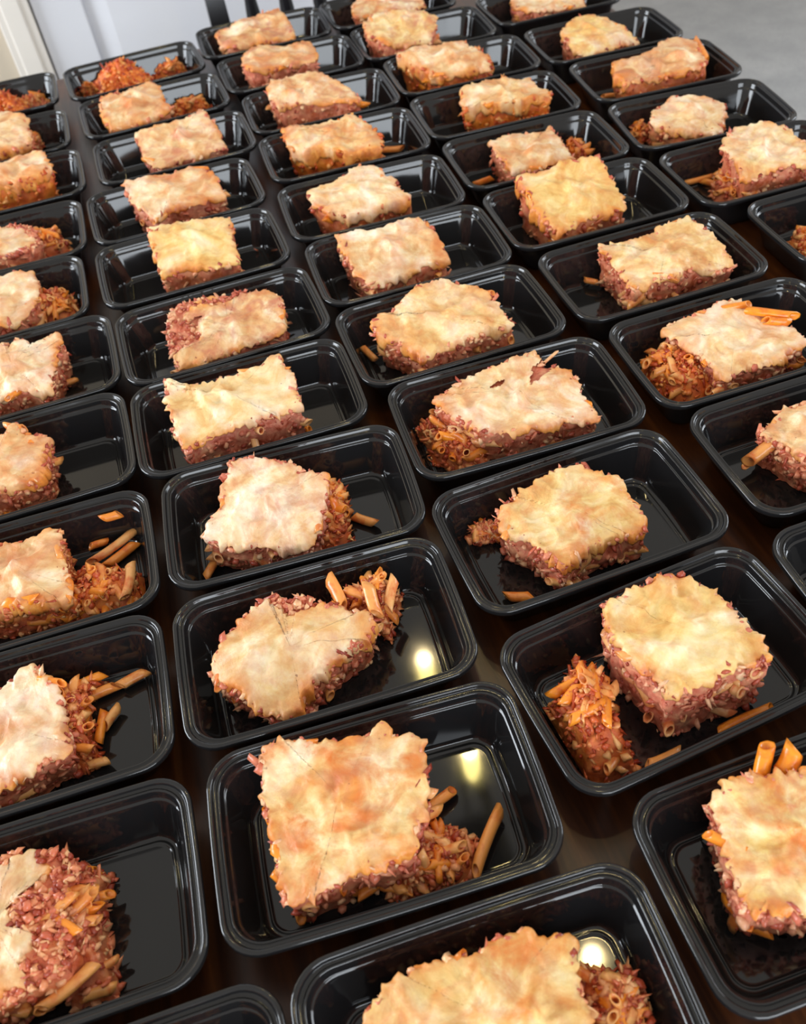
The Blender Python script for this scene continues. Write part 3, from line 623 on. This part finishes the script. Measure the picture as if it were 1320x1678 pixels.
def build_slab(key, tray_loc, rz):
    rs = np.random.RandomState(sum(ord(c) * (i + 3) for i, c in enumerate(key)) * 7 + 5)
    sd = rs.randint(50)
    H, lean, poly = SLABS[key]; near = key in NEAR
    look = LOOK.get(key, (.5, .5, .2, .6)); bare = key in ('A10', 'B10', 'E4')
    N = 220 if near else 120
    O = smooth_loop(resample(poly, N), 2 if near else 1)
    c = O.mean(0)
    root = empty('pasta_bake_slice', tray_loc, rz, label='baked pasta ' + DESC[key] if not bare else 'baked pasta, ' + DESC[key], category='pasta slice', group='portions of baked pasta in the trays')
    bumps = [(c + (O[rs.randint(N)] - c) * rs.rand() * 0.8, rs.rand() * 3.14, 9 + 6 * rs.rand(), 1.5 + 2.0 * rs.rand()) for _ in range(9)]
    def ridges(x, y):
        r = 0
        for (b, a, L, hh) in bumps:
            dx, dy = x - b[0], y - b[1]; u = dx * math.cos(a) + dy * math.sin(a); w = -dx * math.sin(a) + dy * math.cos(a)
            r = np.maximum(r, np.exp(-(np.maximum(abs(u) - L * 0.8, 0) ** 2 + w ** 2) / 16.0))
        return r
    def top(x, y):
        p = np.c_[x, y, np.zeros_like(x)]
        h = H + lean * y + 3.8 * vnoise(p / 30, sd) + 1.3 * vnoise(p / 12, sd + 1)
        for (b, a, L, hh) in bumps:
            dx, dy = x - b[0], y - b[1]; u = dx * math.cos(a) + dy * math.sin(a); w = -dx * math.sin(a) + dy * math.cos(a)
            d2 = (np.maximum(abs(u) - L, 0) ** 2 + w ** 2) / 30.0; h = h + hh * np.exp(-d2)
        return h
    # ---- filling: side wall from the floor up, then the top under the cheese
    nrm = loop_normals(O); M = 16 if near else 11; T = 12 if not bare else 20
    # the foot of the slab is drawn in a little, so that it stands on the tray floor
    B = c + (O - c) * 0.93; B[:, 0] = np.clip(B[:, 0], -86, 86); B[:, 1] = np.clip(B[:, 1], -48.5, 48.5)
    rows = []
    hz = top(O[:, 0], O[:, 1]) - 2.5
    if bare: hz = np.minimum(hz, 20 + 8 * vnoise(np.c_[O / 10, np.zeros(N)], sd))
    for k in range(M + 1):
        v = k / M; xy = B * (1 - v) + O * v; z = FLOOR_MM + (hz) * v
        p = np.c_[xy, z]
        d = 2.6 * vnoise(p / 13, sd + 2) + 1.7 * vnoise(p / 5.5, sd + 3) + 0.9 * vnoise(p / 2.6, sd + 4)
        bulge = 1.5 * math.sin(math.pi * v)
        rows.append(np.c_[xy + nrm * (d + bulge - 1.0)[:, None], z])
    edge = rows[-1]
    for k in range(1, T + 1):
        t = 1 - k / T; xy = c + (edge[:, :2] - c) * max(t, 0.001)
        p = np.c_[xy, np.zeros(N)]
        z = FLOOR_MM + top(xy[:, 0], xy[:, 1]) - 1.0
        if bare: z = edge[:, 2] * (t ** 1.5) + (1 - t ** 1.5) * z
        z = z + 1.3 * vnoise(p / 6, sd + 5) + 0.8 * vnoise(p / 3, sd + 6) + (4.0 * vnoise(p / 9, sd + 8) if bare else 0)
        rows.append(np.c_[xy, z])
    V = keep_inside(np.concatenate(rows))
    new_obj('filling', mesh('filling', V / 1000, grid_faces(len(rows), N)), FILLING, root, sauce=look[2])
    wall = np.array(rows[:M + 1])
    # ---- cheese
    if not bare:
        cp = COVERS.get(key); C = smooth_loop(resample(cp, N), 1) if cp else O
        cn = loop_normals(C); cc = C.mean(0)
        w3 = np.c_[C, np.zeros(N)]
        rag = 0.2 + 2.4 * vnoise(w3 / 8, sd + 9) + 2.3 * vnoise(w3 / 2.6, sd + 10) + 9.0 * np.maximum(0, vnoise(w3 / 4.4, sd + 11) - 0.38)
        C = C + cn * rag[:, None]
        drop = 3.0 + 9.0 * np.clip(vnoise(w3 / 13, sd + 12) + 0.1, 0, 1) + 2.2 * vnoise(w3 / 3.5, sd + 13)
        gold = 0
        if key in GOLD:      # browned cheese run down one side
            ga, gd = GOLD[key]; al = cn @ np.array([math.cos(math.radians(ga)), math.sin(math.radians(ga))])
            gold = np.clip((al - 0.45) / 0.4, 0, 1); drop = drop + gd * gold * (0.75 + 0.4 * vnoise(w3 / 6, sd + 31))
        drop = np.clip(drop, 1.4, 30)
        rows = []; tone = []
        R = 30 if near else 18
        stain = np.clip(1.0 * vnoise(w3 / 16, sd + 14) + 0.15 + 0.35 * gold, 0, 0.8)
        for k in range(R + 1):
            t = max(k / R, 0.001) ** 0.85; xy = cc + (C - cc) * t; p = np.c_[xy, np.zeros(N)]
            z = FLOOR_MM + top(xy[:, 0], xy[:, 1]) + 1.6 + 0.5 * vnoise(p / 5.5, sd + 15) + 0.35 * vnoise(p / 2.2, sd + 16)
            z = z + 1.2 * (1 - np.abs(vnoise(p / 17, sd + 17)) * 4).clip(0, 1)      # soft folds
            e = max(0, (t - 0.95) / 0.05); z = z - 1.4 * e * e + e * (1.6 * vnoise(w3 / 3.4, sd + 41) + 5.0 * np.maximum(0, vnoise(w3 / 6, sd + 42) - 0.35))
            rows.append(np.c_[xy, z]); tone.append(np.clip(stain * max(0, (t - 0.74) / 0.26) + 0.2 * max(0, (t - 0.95) / 0.05) + 0.75 * look[0] ** 1.5 * (ridges(xy[:, 0], xy[:, 1]) - 0.35).clip(0, 1), 0, 0.9))
        e = rows[-1]
        for fr, outw in ((0.25, 1.0), (0.5, 1.5), (0.75, 1.6), (1.0, 1.0)):
            wv = np.c_[e[:, :2], e[:, 2] - drop * fr]; rows.append(np.c_[e[:, :2] + cn * (outw + 1.2 * vnoise(wv / 5, sd + 33))[:, None], e[:, 2] - drop * fr]); tone.append(np.clip(stain + 0.25 + 0.35 * fr, 0, 0.95))
        rows.append(np.c_[e[:, :2] - cn * 2.2, e[:, 2] - drop * 0.9]); tone.append(stain + 0.3)
        V = np.concatenate(rows); V[:, 2] = np.maximum(V[:, 2], 6)
        F = grid_faces(len(rows), N)
        mid = V[F].mean(1); mask = vnoise(np.c_[mid[:, :2], 0 * mid[:, 0]] / 9, sd + 21) + 0.22 * vnoise(np.c_[mid[:, :2], 0 * mid[:, 0]] / 3.5, sd + 22)
        thr = 2.0
        keep = mask < thr
        if key in GASH:      # torn places where the filling shows
            for (gx, gy, gr, gl, ga) in GASH[key]:
                dx, dy = mid[:, 0] - gx, mid[:, 1] - gy; u = dx * math.cos(ga) + dy * math.sin(ga); w_ = -dx * math.sin(ga) + dy * math.cos(ga)
                keep &= ~((u / gl) ** 2 + (w_ / gr) ** 2 < 1 + 0.7 * mask)
        F = F[keep]
        new_obj('cheese_crust', mesh('cheese_crust', V / 1000, F, tone=np.concatenate(tone)), CHEESE, root, browning=look[0], pinkness=look[1], yellowness=YELLOW.get(key, 0.2), paleness=PALE.get(key, 0.0))
    # ---- crumbs clinging to the sides and the torn top edge
    n = 330 if near else 130
    if bare: n = 260
    jj = rs.randint(N, size=n); vv = rs.rand(n) ** 0.9; ii = np.minimum((vv * M).astype(int), M)
    P = wall[ii, jj] + np.c_[nrm[jj] * (rs.rand(n, 1) * 2.0 - 0.9), rs.normal(size=(n, 1)) * 1.0]
    m_ = 110 if near else 45
    je = rs.randint(N, size=m_); P = np.r_[P, np.c_[wall[M, je, :2] + nrm[je] * (rs.rand(m_, 1) * 3.0 - 1.2), wall[M, je, 2:] + rs.rand(m_, 1) * 3.4 - 1.2]]
    if bare or key in COVERS:
        k = 700 if key in COVERS else 300; a = rs.randint(N, size=k); t = np.sqrt(rs.rand(k)); xy = c + (O[a] - c) * t[:, None]
        tp = top(xy[:, 0], xy[:, 1])
        if bare: e = wall[M, a, 2]; zz = e * (t ** 1.5) + (1 - t ** 1.5) * (FLOOR_MM + tp - 2.5)
        else: zz = FLOOR_MM + tp - 2.0
        if key in COVERS:      # only where the cheese is torn away
            cv = np.array(COVERS[key], float); ins = np.zeros(k, bool)
            for (x1, y1), (x2, y2) in zip(cv, np.roll(cv, -1, 0)):
                ins ^= ((y1 > xy[:, 1]) != (y2 > xy[:, 1])) & (xy[:, 0] < (x2 - x1) * (xy[:, 1] - y1) / (y2 - y1 + 1e-9) + x1)
            xy, zz = xy[~ins], zz[~ins]
        P = np.r_[P, np.c_[xy, zz + rs.rand(len(xy)) * 2]]
    o = new_obj('ground_meat', crumbs('ground_meat', P, rs, 2.4 if near else 2.8), CRUMB, root, sauce=look[2], kind='stuff')
    # ---- penne showing in the sides
    n = 11 if near else 7
    for q in range(n):
        a = rs.randint(N)
        if rs.rand() < 0.75:     # mostly on the sides that face the room's near end
            low = np.argsort(O[:, 1])[:N // 2]; a = low[rs.randint(len(low))]
        i = int(M * (0.12 + 0.66 * rs.rand())); p = wall[i, a].copy()
        p[:2] -= nrm[a] * (2.0 if rs.rand() < 0.6 else 8.0)
        tang = np.array([-nrm[a][1], nrm[a][0], 0]); d = tang * rs.normal() + np.r_[nrm[a], 0] * (0.9 if rs.rand() < 0.35 else 0.15) + np.array([0, 0, 0.35 * rs.normal()])
        p[2] = max(p[2], FLOOR_MM + 6); p[0] = np.clip(p[0], -78, 78); p[1] = np.clip(p[1], -43, 43)
        place_penne(root, p, d, rs, look[3] * (0.35 + 0.65 * rs.rand()), 0.9, which=[0, 2, 3, 3][rs.randint(4)])
    for q in range((2 if near else 1) if not bare else 0):      # half sunk in the rim of the cheese
        a = rs.randint(N); p2 = c + (O[a] - c) * (0.90 + 0.10 * rs.rand()); tang = np.array([-nrm[a][1], nrm[a][0], 0])
        pz = FLOOR_MM + float(top(p2[:1], p2[1:])[0]) - 2.6
        place_penne(root, (p2[0], p2[1], pz), tang + 0.7 * rs.normal() * np.r_[nrm[a], 0], rs, 0.45 + 0.45 * rs.rand(), 0.85, which=[2, 3][rs.randint(2)])
    for (kk, pa, pb, tint, sc) in EXTRA:
        if kk == key:
            pa, pb = np.array(pa, float), np.array(pb, float)
            o = place_penne(root, (pa + pb) / 2 + np.array([0, 0, FLOOR_MM]), pb - pa, rs, tint, sc, which=2)
            o.scale = (np.linalg.norm(pb - pa) / 25.0, sc, sc)
    return root

def build_pile(key, h, poly, tray_loc, rz, idx):
    rs = np.random.RandomState(100 + idx); near = key in NEAR; N = 90; sd = 60 + idx
    O = smooth_loop(resample(poly, N), 2); c = O.mean(0); nrm = loop_normals(O)
    root = empty('spilled_filling', tray_loc, rz, label=('small spilled filling heap' if (key, h) == ('B10', 22) else 'spilled filling heap') + ' by the ' + DESC[key], category='filling', group='heaps of filling spilled beside slices')
    rows = []
    for k in range(15):
        t = 1 - k / 14; xy = c + (O - c) * max(t, 0.001); p = np.c_[xy, np.zeros(N)]
        z = FLOOR_MM + h * 0.8 * (1 - t ** 3.6) + (4.5 * vnoise(p / 9, sd) + 2.0 * vnoise(p / 4, sd + 1)) * (1 - t ** 4)
        rows.append(np.c_[xy + nrm * (1.5 * vnoise(p / 5, sd + 2) * t)[:, None], z])
    V = keep_inside(np.concatenate(rows)); A = np.array(rows)
    sauce = float(0.45 + 0.5 * rs.rand()) if key not in ('A1', 'E5') else 0.35
    new_obj('filling_mass', mesh('filling_mass', V / 1000, grid_faces(15, N)), FILLING, root, sauce=sauce)
    n = 460 if near else 150
    ii = (13.9 * rs.rand(n) ** 1.4).astype(int); jj = rs.randint(N, size=n)
    P = A[ii, jj] + rs.normal(size=(n, 3)) * np.array([1.0, 1.0, 1.2]) + np.array([0, 0, 0.8])
    new_obj('ground_meat', crumbs('ground_meat', P, rs, 2.5 if near else 2.8, stringy=0.45), CRUMB, root, sauce=sauce, kind='stuff')
    area_ = 0.5 * abs(np.sum(O[:, 0] * np.roll(O[:, 1], -1) - O[:, 1] * np.roll(O[:, 0], -1)))
    for q in range(int(min(20, 2 + area_ / 110))):
        p = A[rs.randint(2, 11), rs.randint(N)].copy() + np.array([0, 0, 1.5]); p[2] = max(p[2], FLOOR_MM + 5)
        p[0] = np.clip(p[0], -80, 80); p[1] = np.clip(p[1], -44, 44)
        place_penne(root, p, (rs.normal(), rs.normal(), 0.45 * rs.normal()), rs, 0.35 + 0.6 * rs.rand(), 0.65 + 0.3 * rs.rand(), which=[0, 2, 3, 3][rs.randint(4)])
    return root

# keep neighbouring rims from running into each other
def settle():
    P = {k: [v[0] / 1000, v[1] / 1000, v[2]] for k, v in TRAYS.items()}
    ks = list(P)
    for _ in range(60):
        for i, a in enumerate(ks):
            for b in ks[i + 1:]:
                A, B = P[a], P[b]; dx, dy = B[0] - A[0], B[1] - A[1]
                if abs(dx) > 0.30 or abs(dy) > 0.22: continue
                ra = 0.5 * (abs(A[2]) + abs(B[2]))
                if abs(dx) < 0.09:
                    need = 0.1503 + 0.11 * ra
                    if abs(dy) < need: s = (need - abs(dy)) / 2 * (1 if dy > 0 else -1); A[1] -= s; B[1] += s
                elif abs(dy) < 0.11:
                    need = 0.2303 + 0.05 * ra
                    if abs(dx) < need: s = (need - abs(dx)) / 2 * (1 if dx > 0 else -1); A[0] -= s; B[0] += s
    return P
POSE = settle()
for key, (x, y, rz) in POSE.items():
    lab = 'black plastic meal tray holding the ' + DESC[key] if key in DESC else 'black plastic meal tray with only one bare corner in view by the table edge'
    t = empty('meal_tray', (x, y, 0.0005), rz, label=lab, category='tray', group='black meal trays set out in rows on the table')
    new_obj('basin', BASIN, BASIN_MAT, t); new_obj('rim', RIM, RIM_MAT, t)
for key in SLABS: build_slab(key, (POSE[key][0], POSE[key][1], 0.001), POSE[key][2])
for i, (key, h, poly) in enumerate(PILES): build_pile(key, h, poly, (POSE[key][0], POSE[key][1], 0.001), POSE[key][2], i)
rs = np.random.RandomState(3)
seen = {}
SHORT = {'A2': 'creamy slice with trailing penne', 'A3': 'cream slice with orange front', 'B1': 'large mottled square slice', 'B3': 'whitest square slice', 'C1': 'tallest thick slice', 'E5': 'fluffy-topped slice', 'A1': 'torn slice with bare pink meat', 'A5': 'cream slice with ragged back'}
NAMES = {('A2', 0): 'penne reaching out of the red heap by the ', ('A2', 1): 'penne with pale tip at the tray wall by the ', ('A2', 2): 'thin penne shard off the heap by the ', ('A2', 3): 'yellowish penne beside the thin shard by the ', ('A2', 4): 'short penne stub in front of the heap by the ',
    ('A3', 0): 'longest slanting penne on top of others by the ', ('A3', 1): 'short penne crossing the longest one by the ', ('A3', 2): 'ragged penne alongside the longest one by the ', ('A3', 3): 'yellow penne on top of the red heap by the ', ('A3', 4): 'pale pasta shard on the back tray wall by the ',
    ('B1', 0): 'long tan penne against the tray end by the ', ('B1', 1): 'short orange penne touching the ', ('B3', 0): 'lone flat penne shard beside the ', ('B3', 1): 'pale penne under the front corner of the ',
    ('C1', 0): 'wide penne lying under the front of the ', ('C1', 1): 'thin flat penne in front of the ', ('E5', 0): 'short penne tip beside the hooked one by the ', ('E5', 1): 'hooked penne lying by the ', ('A1', 0): 'fat yellow penne across the front of the ', ('A1', 1): 'short penne wedge next to the fat one by the '}
for key, z, (a, b) in LOOSE:
    a, b = np.array(a, float), np.array(b, float); L = np.linalg.norm(b - a); m = (a + b) / 2
    x, y, rz = POSE[key]; ca, sa = math.cos(rz), math.sin(rz)
    d = (b - a) / max(L, 1e-6); d = (ca * d[0] - sa * d[1], sa * d[0] + ca * d[1], 0)
    p = (x * 1000 + ca * m[0] - sa * m[1], y * 1000 + sa * m[0] + ca * m[1], FLOOR_MM + 1 + z)
    L = min(46, max(16, L)); w = 3 if L < 22 else 2 if L < 28 else 0 if L < 34 else 1
    o = place_penne(None, p, d, rs, 0.35 + 0.55 * rs.rand(), 1.0, 'penne_piece', w)
    s = L / (20, 25, 30, 36)[(3, 2, 0, 1).index(w)]; o.scale = (s, min(1.15, 0.95 * s ** 0.3), min(1.15, 0.95 * s ** 0.3))
    o['label'] = NAMES.get((key, seen.get(key, 0)), 'loose penne piece by the ') + SHORT.get(key, DESC[key]); seen[key] = seen.get(key, 0) + 1; o['category'] = 'pasta'; o['group'] = 'loose penne lying in the trays'

CRUMBS = {'B1': 'pink meat crumb on the tray front by the large mottled square slice', 'B6': 'red meat crumb on the tray floor by the upright yellow slice', 'C3': 'pale meat crumb at the tray front by the long cracked slice'}
for i, (key, p) in enumerate(CRUMB_AT):
    x, y, rz = POSE[key]
    o = new_obj('meat_crumb', crumbs('meat_crumb', np.array([[0, 0, FLOOR_MM + 2.6]]), np.random.RandomState(i), 3.4 if key == 'B6' else 2.2, np.array([0.55]), 0.0), CRUMB, sauce=0.1, label=CRUMBS[key], category='crumb', group='meat crumbs fallen beside slices')
    o.location = (x + (math.cos(rz) * p[0] - math.sin(rz) * p[1]) / 1000, y + (math.sin(rz) * p[0] + math.cos(rz) * p[1]) / 1000, 0.001)
